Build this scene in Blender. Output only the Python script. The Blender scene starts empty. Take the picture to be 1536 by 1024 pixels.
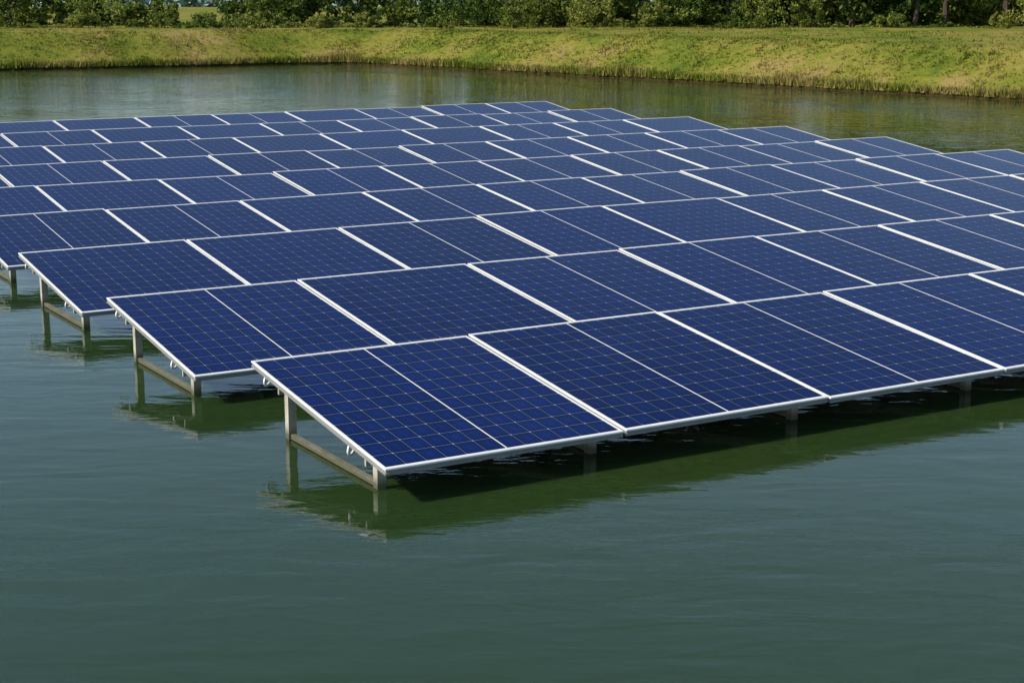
import bpy, math, random
import numpy as np
from mathutils import Vector, Matrix, noise

random.seed(7); rng = np.random.default_rng(7)
sc = bpy.context.scene
col = sc.collection

# ---------------------------------------------------------------- helpers
def new_mat(name):
    m = bpy.data.materials.new(name); m.use_nodes = True
    nt = m.node_tree; nt.nodes.clear()
    out = nt.nodes.new('ShaderNodeOutputMaterial')
    b = nt.nodes.new('ShaderNodeBsdfPrincipled')
    nt.links.new(b.outputs[0], out.inputs[0])
    return m, nt, b, out
def N(nt, t, **kw):
    n = nt.nodes.new(t)
    for k, v in kw.items(): setattr(n, k, v)
    return n
def L(nt, a, b): nt.links.new(a, b)
def setin(nt, sock, v):
    if hasattr(v, 'is_output'): nt.links.new(v, sock)
    else: sock.default_value = v
def M(nt, op, a, b=0.0, c=0.0, clamp=False):
    n = N(nt, 'ShaderNodeMath', operation=op); n.use_clamp = clamp
    setin(nt, n.inputs[0], a); setin(nt, n.inputs[1], b); setin(nt, n.inputs[2], c)
    return n.outputs[0]
def MIX(nt, f, a, b, bt='MIX'):
    n = N(nt, 'ShaderNodeMix', data_type='RGBA', blend_type=bt)
    setin(nt, n.inputs[0], f); setin(nt, n.inputs[6], a); setin(nt, n.inputs[7], b)
    return n.outputs[2]
def NOISE(nt, vec, scale, detail=3, rough=0.5, dist=0.0):
    n = N(nt, 'ShaderNodeTexNoise')
    if vec is not None: L(nt, vec, n.inputs['Vector'])
    n.inputs['Scale'].default_value = scale; n.inputs['Detail'].default_value = detail
    n.inputs['Roughness'].default_value = rough; n.inputs['Distortion'].default_value = dist
    return n.outputs['Fac']
def RAMP(nt, f, stops):
    n = N(nt, 'ShaderNodeValToRGB'); L(nt, f, n.inputs[0])
    e = n.color_ramp.elements
    e[0].position, e[0].color = stops[0][0], (*stops[0][1], 1)
    e[1].position, e[1].color = stops[-1][0], (*stops[-1][1], 1)
    for p, c in stops[1:-1]:
        x = e.new(p); x.color = (*c, 1)
    return n.outputs[0]
def MR(nt, v, a, b, c=0.0, d=1.0):
    n = N(nt, 'ShaderNodeMapRange'); setin(nt, n.inputs[0], v)
    for i, q in enumerate((a, b, c, d)): n.inputs[i+1].default_value = q
    return n.outputs[0]
def POS(nt): return N(nt, 'ShaderNodeNewGeometry').outputs['Position']

# ---------------------------------------------------------------- materials
def mat_cells():
    m, nt, b, out = new_mat('solar_cells')
    uv = N(nt, 'ShaderNodeUVMap'); sp = N(nt, 'ShaderNodeSeparateXYZ'); L(nt, uv.outputs[0], sp.inputs[0])
    u, v = sp.outputs[0], sp.outputs[1]
    pu = M(nt, 'PINGPONG', u, 0.5); pv = M(nt, 'PINGPONG', v, 0.5)
    line = M(nt, 'MAXIMUM', M(nt, 'LESS_THAN', pu, 0.012), M(nt, 'LESS_THAN', pv, 0.011))
    dia = M(nt, 'LESS_THAN', M(nt, 'ADD', pu, pv), 0.05)
    bus = M(nt, 'LESS_THAN', M(nt, 'PINGPONG', M(nt, 'MULTIPLY_ADD', u, 3.0, 0.5), 0.5), 0.03)
    cell = N(nt, 'ShaderNodeCombineXYZ')
    L(nt, M(nt, 'FLOOR', u), cell.inputs[0]); L(nt, M(nt, 'FLOOR', v), cell.inputs[1])
    oi = N(nt, 'ShaderNodeObjectInfo'); L(nt, M(nt, 'MULTIPLY', oi.outputs['Random'], 50.0), cell.inputs[2])
    wn = N(nt, 'ShaderNodeTexWhiteNoise'); L(nt, cell.outputs[0], wn.inputs['Vector'])
    vo = N(nt, 'ShaderNodeTexVoronoi'); L(nt, uv.outputs[0], vo.inputs['Vector']); vo.inputs['Scale'].default_value = 9
    vs = N(nt, 'ShaderNodeSeparateColor'); L(nt, vo.outputs['Color'], vs.inputs[0])
    edge = M(nt, 'MINIMUM', pu, pv)
    base = MIX(nt, MR(nt, edge, 0.0, 0.35), (0.0012, 0.0060, 0.042, 1), (0.0018, 0.0120, 0.092, 1))
    k = M(nt, 'ADD', M(nt, 'MULTIPLY_ADD', wn.outputs[0], 0.25, 0.80), M(nt, 'MULTIPLY', vs.outputs[0], 0.22))
    k = M(nt, 'MULTIPLY', k, M(nt, 'MULTIPLY_ADD', oi.outputs['Random'], 0.25, 0.86))
    kc = N(nt, 'ShaderNodeCombineXYZ'); [L(nt, k, kc.inputs[i]) for i in range(3)]
    base = MIX(nt, 1.0, base, kc.outputs[0], 'MULTIPLY')
    base = MIX(nt, M(nt, 'MULTIPLY', bus, 0.05), base, (0.2, 0.32, 0.6, 1))
    base = MIX(nt, M(nt, 'MULTIPLY', line, 0.36), base, (0.34, 0.47, 0.76, 1))
    base = MIX(nt, M(nt, 'MULTIPLY', dia, 0.45), base, (0.6, 0.65, 0.75, 1))
    p = POS(nt)
    du = MR(nt, NOISE(nt, p, 1.3, 5, 0.6), 0.45, 0.8, 0.0, 0.012)
    base = MIX(nt, du, base, (0.35, 0.36, 0.34, 1))
    L(nt, base, b.inputs['Base Color'])
    L(nt, MR(nt, NOISE(nt, p, 2.5, 4), 0.3, 0.7, 0.05, 0.13), b.inputs['Roughness'])
    b.inputs['IOR'].default_value = 1.14
    return m
def mat_alu(name, c, rough=0.45, metal=0.25):
    m, nt, b, out = new_mat(name)
    p = POS(nt)
    n = NOISE(nt, p, 6, 5, 0.65)
    L(nt, MIX(nt, MR(nt, n, 0.35, 0.7), (*c, 1), (c[0]*.82, c[1]*.83, c[2]*.82, 1)), b.inputs['Base Color'])
    b.inputs['Roughness'].default_value = rough; b.inputs['Metallic'].default_value = metal
    return m
def mat_post():
    m, nt, b, out = new_mat('weathered_galvanised_steel')
    p = POS(nt); sp = N(nt, 'ShaderNodeSeparateXYZ'); L(nt, p, sp.inputs[0])
    n = NOISE(nt, p, 9, 5, 0.65)
    c = RAMP(nt, n, [(0.3, (0.32, 0.31, 0.25)), (0.55, (0.50, 0.48, 0.41)), (0.75, (0.60, 0.59, 0.53))])
    wet = M(nt, 'ADD', sp.outputs[2], M(nt, 'MULTIPLY', n, -0.12))
    c = MIX(nt, MR(nt, wet, -0.03, 0.05, 0.88, 0.0), c, (0.06, 0.058, 0.025, 1))
    L(nt, c, b.inputs['Base Color']); b.inputs['Roughness'].default_value = 0.6; b.inputs['Metallic'].default_value = 0.1
    return m
def mat_water():
    m, nt, b, out = new_mat('pond_water')
    p = POS(nt); sp = N(nt, 'ShaderNodeSeparateXYZ'); L(nt, p, sp.inputs[0])
    big = NOISE(nt, p, 0.06, 3, 0.5)
    L(nt, MIX(nt, MR(nt, big, 0.35, 0.65), (0.017, 0.043, 0.012, 1), (0.025, 0.049, 0.010, 1)), b.inputs['Base Color'])
    b.inputs['Roughness'].default_value = 0.012
    b.inputs['IOR'].default_value = 1.35
    # turbid water: light bleeds sideways below the surface
    b.inputs['Subsurface Weight'].default_value = 0.75
    b.inputs['Subsurface Radius'].default_value = (0.8, 1.0, 0.6)
    b.inputs['Subsurface Scale'].default_value = 0.55
    mp = N(nt, 'ShaderNodeMapping'); L(nt, p, mp.inputs[0])
    mp.inputs['Rotation'].default_value = (0, 0, math.radians(-12)); mp.inputs['Scale'].default_value = (0.5, 1.25, 1)
    v = mp.outputs[0]
    calm = MR(nt, NOISE(nt, p, 0.16, 3, 0.5), 0.35, 0.65, 0.45, 1.15)
    calm = M(nt, 'MULTIPLY', calm, MR(nt, sp.outputs[1], 22, 60, 1.0, 4.0))
    n1 = NOISE(nt, v, 2.2, 2, 0.45, 0.5)
    n2 = NOISE(nt, v, 7.0, 3, 0.55, 0.6)
    h = M(nt, 'ADD', M(nt, 'MULTIPLY', n1, 1.0), M(nt, 'MULTIPLY', n2, 0.24))
    h = M(nt, 'MULTIPLY', h, calm)
    bp = N(nt, 'ShaderNodeBump'); bp.inputs['Strength'].default_value = 1.0; bp.inputs['Distance'].default_value = 0.0095
    L(nt, h, bp.inputs['Height']); L(nt, bp.outputs[0], b.inputs['Normal'])
    return m
def mat_ground():
    m, nt, b, out = new_mat('grassy_bank')
    p = POS(nt); sp = N(nt, 'ShaderNodeSeparateXYZ'); L(nt, p, sp.inputs[0])
    n1 = NOISE(nt, p, 0.22, 6, 0.62); n2 = NOISE(nt, p, 3.0, 6, 0.75)
    c = RAMP(nt, M(nt, 'ADD', M(nt, 'MULTIPLY', n1, 0.62), M(nt, 'MULTIPLY', n2, 0.38)),
             [(0.38, (0.075, 0.115, 0.012)), (0.46, (0.145, 0.172, 0.020)), (0.53, (0.215, 0.205, 0.034)), (0.62, (0.31, 0.225, 0.085))])
    z = M(nt, 'ADD', sp.outputs[2], M(nt, 'MULTIPLY', n2, -0.25))
    c = MIX(nt, MR(nt, z, -0.05, 0.12, 1, 0), c, (0.05, 0.035, 0.012, 1))
    L(nt, c, b.inputs['Base Color']); b.inputs['Roughness'].default_value = 0.95
    b.inputs['Specular IOR Level'].default_value = 0.1
    bp = N(nt, 'ShaderNodeBump'); bp.inputs['Distance'].default_value = 0.10; L(nt, n2, bp.inputs['Height']); L(nt, bp.outputs[0], b.inputs['Normal'])
    return m
def mat_leaf(name, stops, trans=0.25, patch=0.4, wp=.7):
    m, nt, b, out = new_mat(name)
    g = N(nt, 'ShaderNodeNewGeometry')
    n1 = NOISE(nt, g.outputs['Position'], patch, 4, 0.6)
    f = M(nt, 'ADD', M(nt, 'MULTIPLY', n1, wp), M(nt, 'MULTIPLY', g.outputs['Random Per Island'], 1-wp))
    c = RAMP(nt, f, stops)
    L(nt, c, b.inputs['Base Color']); b.inputs['Roughness'].default_value = 0.7
    b.inputs['Specular IOR Level'].default_value = 0.15
    if trans > 0:
        t = N(nt, 'ShaderNodeBsdfTranslucent'); L(nt, c, t.inputs[0])
        mx = N(nt, 'ShaderNodeMixShader'); mx.inputs[0].default_value = trans
        L(nt, b.outputs[0], mx.inputs[1]); L(nt, t.outputs[0], mx.inputs[2]); L(nt, mx.outputs[0], out.inputs[0])
    return m

CELLS = mat_cells()
FRAME = mat_alu('anodised_aluminium_frame', (0.90, 0.90, 0.90), 0.4, 0.1)
RAIL = mat_alu('grey_aluminium_rail', (0.30, 0.31, 0.31), 0.5, 0.2)
BACK = mat_alu('panel_backsheet', (0.32, 0.33, 0.31), 0.7, 0.0)
POST = mat_post(); WATER = mat_water(); GROUND = mat_ground()
GRASS = mat_leaf('grass_blades', [(0.36, (0.085, 0.13, 0.013)), (0.47, (0.17, 0.20, 0.024)), (0.54, (0.25, 0.235, 0.042)), (0.64, (0.36, 0.27, 0.11))], 0.3, 0.22, .75)
LEAF = mat_leaf('tree_leaves', [(0.33, (0.018, 0.045, 0.010)), (0.48, (0.075, 0.125, 0.022)), (0.60, (0.19, 0.22, 0.045))], 0.35, 0.16, .8)
LEAF2 = mat_leaf('shrub_leaves', [(0.36, (0.035, 0.075, 0.014)), (0.46, (0.11, 0.175, 0.028)), (0.56, (0.27, 0.28, 0.06))], 0.35, 0.14, .8)
HAZE = mat_leaf('far_forest_leaves_haze_tint', [(0.28, (0.20, 0.30, 0.30)), (0.68, (0.32, 0.43, 0.40))], 0.0, 0.1)  # aerial haze painted into the leaf colour as a pale bluish tint
BARK, nt, b, _ = new_mat('bark')
L(nt, RAMP(nt, NOISE(nt, POS(nt), 6, 5), [(0.3, (0.03, 0.022, 0.015)), (0.7, (0.11, 0.085, 0.06))]), b.inputs['Base Color']); b.inputs['Roughness'].default_value = 0.95

# ---------------------------------------------------------------- solar panels
ANG = math.radians(31.0); TILT = math.atan(0.32/2.44)
A0 = Vector((-0.884, 11.06, 0.272))
R = Vector((math.cos(ANG), math.sin(ANG), 0)); D = Vector((-math.sin(ANG), math.cos(ANG), 0))
PD = 2.46

def obj_from(name, verts, faces, mats, midx=None, uvs=None, smooth=False):
    me = bpy.data.meshes.new(name); me.from_pydata(verts, [], faces)
    for m in mats: me.materials.append(m)
    if midx: me.polygons.foreach_set('material_index', midx)
    if uvs:
        l = me.uv_layers.new(name='UVMap')
        for i, u in enumerate(uvs): l.data[i].uv = u
    if smooth: me.polygons.foreach_set('use_smooth', [True]*len(me.polygons))
    me.update()
    return me

FW = 0.018; FY = 0.034
def panel_mesh(name, W, mid):
    V, F, MI, UV = [], [], [], []
    prof = [(0.003, 0.003, 0.0), (0.0, 0.0, -0.003), (0.0, 0.0, -0.014), (0.010, 0.010, -0.017), (0.010, 0.010, -0.032), (0.003, 0.003, -0.035),
            (0.003, 0.003, -0.052), (0.032, 0.04, -0.052), (FW, FY, -0.030), (FW, FY, 0.0)]
    n = len(prof)
    for (i, iy, z) in prof:
        V += [(i, iy, z), (W-i, iy, z), (W-i, PD-iy, z), (i, PD-iy, z)]
    for a in range(n):
        c = (a+1) % n
        for k in range(4):
            k2 = (k+1) % 4
            F.append((a*4+k, c*4+k, c*4+k2, a*4+k2)); MI.append(3 if 2 <= a <= 6 else 0); UV += [(0, 0)]*4
    def quad(x0, x1, y0, y1, z, mi, uv=None, flip=False):
        s = len(V); V.extend([(x0, y0, z), (x1, y0, z), (x1, y1, z), (x0, y1, z)])
        F.append((s, s+1, s+2, s+3) if not flip else (s+3, s+2, s+1, s)); MI.append(mi)
        UV.extend(uv if uv else [(0, 0)]*4)
    i = FW-0.001; iy = FY-0.001
    quad(i, W-i, iy, PD-iy, -0.005, 1, [(-0.04, -0.05), (12.04, -0.05), (12.04, 11.05), (-0.04, 11.05)])
    quad(i, W-i, iy, PD-iy, -0.020, 2, flip=True)
    def box(x0, x1, y0, y1, z0, z1, mi):
        s = len(V)
        V.extend([(x0, y0, z0), (x1, y0, z0), (x1, y1, z0), (x0, y1, z0), (x0, y0, z1), (x1, y0, z1), (x1, y1, z1), (x0, y1, z1)])
        for f in [(3, 2, 1, 0), (4, 5, 6, 7), (0, 1, 5, 4), (1, 2, 6, 5), (2, 3, 7, 6), (3, 0, 4, 7)]:
            F.append(tuple(s+q for q in f)); MI.append(mi); UV.extend([(0, 0)]*4)
    if mid:
        box(W/2-0.0042, W/2+0.0042, FY, PD-FY, -0.0045, -0.002, 0)
    for fx in (0.25, 0.75):
        box(W*fx-0.06, W*fx+0.06, PD-0.42, PD-0.30, -0.045, -0.0205, 2)
    return obj_from(name, V, F, [FRAME, CELLS, BACK, RAIL], MI, UV)

meshes = {}
for W in (2.05, 2.0):
    for mid in (True, False):
        meshes[(W, mid)] = panel_mesh('solar_panel', W-0.026, mid)
nomid = {(1, 1), (2, 0), (2, 1), (2, 4), (3, 2), (4, 0), (4, 1), (5, 2)}
rowoff = [0, 3.42, 6.85, 10.25, 13.55, 16.95, 20.5, 24.0, 27.4]
rowjit = [0, -0.13, -0.10, 0.0, -0.08, 0.05, -0.05, 0.0, 0.1]
for k, f in enumerate(rowoff):
    P = 2.05 if k < 3 else 2.0
    for j in range(10):
        mid = not ((k, j) in nomid) if k < 6 else random.random() < 0.6
        o = bpy.data.objects.new('solar_panel', meshes[(P, mid)])
        col.objects.link(o)
        o.location = A0 + D*f + R*(P*j + rowjit[k]) + Vector((0, 0, random.uniform(-.006, .006)))
        o.rotation_euler = (TILT + random.uniform(-.005, .005), random.uniform(-.003, .003), ANG + random.uniform(-.0015, .0015))

# ---------------------------------------------------------------- racks
def rack(k, f):
    V, F = [], []
    P = 2.05 if k < 3 else 2.0
    st = math.tan(TILT)
    def obox(r0, r1, d0, d1, z0, z1, zt0=None):
        s = len(V)
        for (zz) in (z0, z1):
            for (r, d) in ((r0, d0), (r1, d0), (r1, d1), (r0, d1)):
                z = zz + (st*d if zt0 else 0)
                V.append((r, d, z))
        F.extend([tuple(s+q for q in f_) for f_ in [(3, 2, 1, 0), (4, 5, 6, 7), (0, 1, 5, 4), (1, 2, 6, 5), (2, 3, 7, 6), (3, 0, 4, 7)]])
    h0 = A0.z
    tot = P*10
    for d in (0.45, 2.02):
        obox(0.10, tot-0.1, d-0.022, d+0.022, h0-0.105, h0-0.060, True)
    for j in range(11):
        r = 0.16 if j == 0 else (tot-0.2 if j == 10 else P*j-0.05)
        obox(r-0.035, r+0.035, 0.42-0.035, 0.42+0.035, -0.6, h0-0.108+st*0.38)
        obox(r-0.035, r+0.035, 2.02-0.035, 2.02+0.035, -0.6, h0-0.108+st*1.98)
        obox(r-0.048, r+0.048, 0.365, 0.475, h0+st*0.38-0.120, h0+st*0.38-0.111)
        obox(r-0.048, r+0.048, 1.965, 2.075, h0+st*1.98-0.120, h0+st*1.98-0.111)
        obox(r-0.015, r+0.015, 0.47, 1.96, h0-0.098, h0-0.062, True)
        obox(r-0.020, r+0.020, 0.457, 1.983, 0.006, 0.045)
    for (re, sg) in ((0.03, 1), (tot-0.05, -1)):
        for d in (0.36, 1.92):
            obox(re-0.012, re+0.022, d-0.012, d+0.012, h0-0.12, h0-0.054, True)
    me = obj_from('support_rack', V, F, [POST])
    o = bpy.data.objects.new('support_rack', me); col.objects.link(o)
    o.location = Vector((A0.x, A0.y, 0)) + D*f + R*rowjit[k]; o.rotation_euler = (0, 0, ANG)
    cu = bpy.data.curves.new('cable_loop', 'CURVE'); cu.dimensions = '3D'; cu.bevel_depth = 0.010; cu.bevel_resolution = 2
    for d in (0.66, 2.22):
        sp = cu.splines.new('BEZIER'); sp.bezier_points.add(2)
        zt = h0+st*d-0.055
        pts = [(0.04, d, zt), (0.02, d-0.02, zt-0.08), (0.12, d+0.05, zt-0.05)]
        for bpnt, q in zip(sp.bezier_points, pts):
            bpnt.co = q; bpnt.handle_left_type = bpnt.handle_right_type = 'AUTO'
    cu.materials.append(FRAME)
    co = bpy.data.objects.new('cable_loop', cu); col.objects.link(co); co.parent = o
for k, f in enumerate(rowoff): rack(k, f)

# ---------------------------------------------------------------- terrain + water
poly = [(-8.66, 89.1), (17.5, 56.6), (46, 21.2), (60, -45), (-80, -45), (-95, 41.7)]
def shoreline():
    pts = []
    n = len(poly)
    for i in range(n):
        p0 = Vector(poly[i-1]); p = Vector(poly[i]); p2 = Vector(poly[(i+1) % n])
        rr = 3.0 if i == 0 else 9.0
        a = p + (p0-p).normalized()*rr; c = p + (p2-p).normalized()*rr
        for t in np.linspace(0, 1, 12):
            pts.append(a*(1-t)**2 + p*2*t*(1-t) + c*t*t)
    out = []
    for i in range(len(pts)):
        a, c = pts[i], pts[(i+1) % len(pts)]
        l = (c-a).length
        st = 0.7 if max(a.y, c.y) > 30 else 3.0
        m = max(1, int(l/st))
        for q in range(m): out.append(a + (c-a)*(q/m))
    return out
SH = shoreline(); nS = len(SH)
NRM = []
for i in range(nS):
    t = (SH[(i+2) % nS]-SH[i-2]).normalized()
    NRM.append(Vector((-t.y, t.x)))
cen = Vector((0, 20))
if (SH[0]-cen).dot(NRM[0]) < 0: NRM = [-v for v in NRM]
def prof(o):
    if o <= 0: return 0.5*o
    if o < 4.2:
        t = o/4.2
        return 0.12 + 1.58*(0.75*t + 0.25*t*t*(3-2*t))
    return 1.70
def gz(x, y, o):
    z = prof(o)
    if o > 0.2: z += 0.12*(noise.noise(Vector((x*.35, y*.35, 0)))) + 0.07*noise.noise(Vector((x*1.3, y*1.3, 3)))
    return z
def wob(s): return 0.3*noise.noise(Vector((s.x*.35, s.y*.35, 9)))+0.14*noise.noise(Vector((s.x*1.4, s.y*1.4, 5)))
offs = [-6, -3, -1, 0, 0.15, 0.5, 1, 1.5, 2, 2.5, 3, 3.5, 3.9, 4.3, 4.8, 5.6, 7, 9, 12, 16, 22, 32, 50, 90, 200, 600, 2500]
V, F = [], []
for o in offs:
    for i in range(nS):
        w = wob(SH[i]) if 0 <= o < 6 else 0
        q = SH[i] + NRM[i]*(o+w)
        V.append((q.x, q.y, gz(q.x, q.y, o)))
for a in range(len(offs)-1):
    for i in range(nS):
        i2 = (i+1) % nS
        F.append((a*nS+i, a*nS+i2, (a+1)*nS+i2, (a+1)*nS+i))
me = obj_from('ground', V, F, [GROUND], smooth=True)
g = bpy.data.objects.new('ground', me); col.objects.link(g)
me = obj_from('water', [(-110, -60, 0), (75, -60, 0), (75, 100, 0), (-110, 100, 0)], [(0, 1, 2, 3)], [WATER])
col.objects.link(bpy.data.objects.new('water', me))

def np_mesh(name, verts, nper, mats, midx=None):
    nv = len(verts); nf = nv//nper
    me = bpy.data.meshes.new(name)
    me.vertices.add(nv); me.vertices.foreach_set('co', verts.astype(np.float32).ravel())
    me.loops.add(nv); me.loops.foreach_set('vertex_index', np.arange(nv, dtype=np.int32))
    me.polygons.add(nf); me.polygons.foreach_set('loop_start', np.arange(0, nv, nper, dtype=np.int32))
    me.polygons.foreach_set('loop_total', np.full(nf, nper, dtype=np.int32))
    for m in mats: me.materials.append(m)
    if midx is not None: me.polygons.foreach_set('material_index', midx.astype(np.int32))
    me.update(calc_edges=True); me.validate()
    o = bpy.data.objects.new(name, me); col.objects.link(o)
    return o

# grass blades on the visible bank
vis = [i for i in range(nS) if SH[i].y > 42 and SH[i].x > -40 and SH[i].x < 32]
NT = 40000
idx = rng.choice(vis, NT); off = np.where(rng.random(NT) < 0.74, rng.random(NT)*4.6, 4.4+rng.random(NT)**1.5*18)
off = np.where(rng.random(NT) < 0.20, rng.random(NT)*0.4, off)
tri = []
for i, o in zip(idx, off):
    s = SH[i]; nn = NRM[i]; t = Vector((-nn.y, nn.x))
    q = s + nn*(o + (wob(s) if o < 6 else 0)) + t*random.uniform(-.5, .5)
    z = gz(q.x, q.y, o) - 0.03
    dens = noise.noise(Vector((q.x*.5, q.y*.5, 1)))
    if dens < -0.15 and random.random() < .6 and o > .4: continue
    hgt = random.uniform(0.05, 0.14)*(2.6 if o < 0.4 else 1)*(0.8+1.1*max(0, dens))
    for _ in range(3):
        a = random.uniform(0, math.pi); w = random.uniform(.02, .05)
        bx, by = q.x+random.uniform(-.1, .1), q.y+random.uniform(-.1, .1)
        lx, ly = random.uniform(-.1, .1), random.uniform(-.1, .1)
        tri += [(bx-w*math.cos(a), by-w*math.sin(a), z), (bx+w*math.cos(a), by+w*math.sin(a), z), (bx+lx, by+ly, z+hgt*random.uniform(.7, 1.2))]
np_mesh('grass', np.array(tri), 3, [GRASS])

# ---------------------------------------------------------------- trees
def crown(cx, cy, z0, H, Rr, nclump, nleaf, ls, flat=1.0):
    out = []
    for c in range(nclump):
        d = rng.normal(size=3); d /= np.linalg.norm(d)
        r = rng.random()**0.45
        cc = np.array([cx+d[0]*Rr*r, cy+d[1]*Rr*r*flat, z0+H*0.5+d[2]*H*0.5*r])
        cr = Rr*rng.uniform(0.16, 0.34)
        n = int(nleaf*rng.uniform(.6, 1.3))
        dd = rng.normal(size=(n, 3)); dd /= np.linalg.norm(dd, axis=1)[:, None]
        pos = cc + dd*(cr*rng.random((n, 1))**0.5)*np.array([1, 1, .8])
        a = rng.normal(size=(n, 3)); a /= np.linalg.norm(a, axis=1)[:, None]
        b2 = np.cross(a, rng.normal(size=(n, 3))); b2 /= np.linalg.norm(b2, axis=1)[:, None]
        s = ls*rng.uniform(.6, 1.4, (n, 1))
        q = np.stack([pos-a*s, pos+b2*s*.55, pos+a*s, pos-b2*s*.55], axis=1)
        out.append(q.reshape(-1, 3))
    return np.concatenate(out)
def limb(p0, p1, r0, r1, n=6):
    p0, p1 = np.array(p0, float), np.array(p1, float); ax = p1-p0; ax /= np.linalg.norm(ax)
    x = np.cross(ax, [0.3, 0.9, 0.1]); x /= np.linalg.norm(x); y = np.cross(ax, x)
    out = []
    for i in range(n):
        a, c = 2*math.pi*i/n, 2*math.pi*(i+1)/n
        f = lambda p, r, t: p + (x*math.cos(t)+y*math.sin(t))*r
        out += [f(p0, r0, a), f(p0, r0, c), f(p1, r1, c), f(p1, r1, a)]
    return np.array(out)

leaves, wood = [], []
def tree(x, y, H, Rr, ncl=34, nl=70, ls=.14, low=0.15):
    z = 1.65
    leaves.append(crown(x, y, z+H*low, H*(1-low), Rr, ncl, nl, ls))
    top = (x+random.uniform(-.4, .4), y, z+H*.75)
    wood.append(limb((x, y, z-.1), top, 0.02*H+.03, .03))
    for _ in range(6):
        t = random.uniform(.2, .6); a = random.uniform(0, 6.28)
        wood.append(limb((x, y, z+H*t*.75), (x+math.cos(a)*Rr*.7, y+math.sin(a)*Rr*.7, z+H*(t+.25)), .01*H+.01, .015, 5))
x = -5.0
while x < 44:
    tree(x, 102+random.uniform(-4, 3), random.uniform(5, 9), random.uniform(2.0, 3.2), 52, 60, .16, random.choice([-.08, -.04, .06]))
    x += random.uniform(2.6, 4.2)
x = 0
while x < 60:
    tree(x, 110+random.uniform(-3, 5), random.uniform(9, 12), random.uniform(3, 4.2), 36, 40, .36, -.06)
    x += random.uniform(3.0, 4.4)
for i in range(11):
    tree(40+i*2.4+random.uniform(-1, 1), 84-i*5.0+random.uniform(-2, 2), random.uniform(6, 9), 3, 30, 36, .3, .05)
for (tx, ty, th, tr) in [(-30.5, 102, 4.6, 2.4), (-34, 100, 4.2, 2.4), (-38, 102, 5, 3), (-43, 100, 5, 3), (-27, 103, 3.4, 2.0), (-12.5, 102, 3.4, 1.9), (-9.5, 103, 4.2, 2.0), (-18, 112, 2.4, 1.8), (-15, 105, 2.6, 1.8)]:
    tree(tx, ty, th, tr, 40, 60, .14, -.05)
tl = np.concatenate(leaves); tw = np.concatenate(wood)
allv = np.concatenate([tl, tw]); mi = np.concatenate([np.zeros(len(tl)//4), np.ones(len(tw)//4)])
np_mesh('tree_row', allv, 4, [LEAF, BARK], mi)
# shrubs: irregular sizes, in drifts with openings where the trees show
leaves = []
x = -46
while x < 42:
    gap = -23 < x < -8
    big = noise.noise(Vector((x*.28, 7.7, 0)))
    h = max(.5, (1.0 + 3.4*(big+.1)))*random.uniform(.7, 1.3) if not gap else random.uniform(.5, 1.5)
    h = min(h, 3.6)
    rr = min(2.0, max(.5, h*random.uniform(.5, .8)))
    leaves.append(crown(x, 97.5+random.uniform(-1.5, 2.0), 1.35, h, rr, 24, 55, .085))
    x += random.uniform(.5, 1.0)*rr + .25
x = -46
while x < 46:
    gap = -22 < x < -9
    h = random.uniform(.7, 1.3) if gap else random.uniform(1.9, 3.2)
    leaves.append(crown(x, 106+random.uniform(-1, 2), 1.0, h, random.uniform(1.0, 1.6), 18, 40, .15))
    x += random.uniform(.6, 1.0)
np_mesh('shrub_row', np.concatenate(leaves), 4, [LEAF2])
# far forest
leaves = []
x = -150
while x < 20:
    leaves.append(crown(x, 300+random.uniform(-15, 15), -1.0, random.uniform(5, 9), random.uniform(5, 8), 36, 36, .7)); x += random.uniform(4, 7)
np_mesh('far_forest', np.concatenate(leaves), 4, [HAZE])

# ---------------------------------------------------------------- light
sun_dir = Vector((-0.93, -0.36, 0)).normalized(); EL = math.radians(40)
sd = Vector((sun_dir.x*math.cos(EL), sun_dir.y*math.cos(EL), math.sin(EL)))
w = bpy.data.worlds.new('World'); sc.world = w; w.use_nodes = True
nt = w.node_tree; nt.nodes.clear()
sky = nt.nodes.new('ShaderNodeTexSky'); sky.sky_type = 'NISHITA'; sky.sun_disc = False
sky.sun_elevation = EL; sky.sun_rotation = math.atan2(sd.x, sd.y) % (2*math.pi)
sky.air_density = 1.0; sky.dust_density = 0.5; sky.ozone_density = 1.5
bg = nt.nodes.new('ShaderNodeBackground'); bg.inputs[1].default_value = 0.14
wo = nt.nodes.new('ShaderNodeOutputWorld')
nt.links.new(sky.outputs[0], bg.inputs[0]); nt.links.new(bg.outputs[0], wo.inputs[0])
sl = bpy.data.lights.new('sun', 'SUN'); sl.energy = 5.0; sl.angle = math.radians(0.5); sl.color = (1.0, 0.91, 0.75)
so = bpy.data.objects.new('sun', sl); col.objects.link(so)
so.rotation_euler = sd.to_track_quat('Z', 'Y').to_euler()

# ---------------------------------------------------------------- camera
cam = bpy.data.cameras.new('camera'); co = bpy.data.objects.new('camera', cam); col.objects.link(co)
co.location = (0, 0, 3.5); co.rotation_euler = (math.radians(90-11.84), 0, 0)
cam.sensor_width = 36; cam.lens = 57.8; cam.clip_end = 6000
sc.camera = co
sc.view_settings.view_transform = 'Standard'; sc.view_settings.look = 'None'; sc.view_settings.exposure = 0
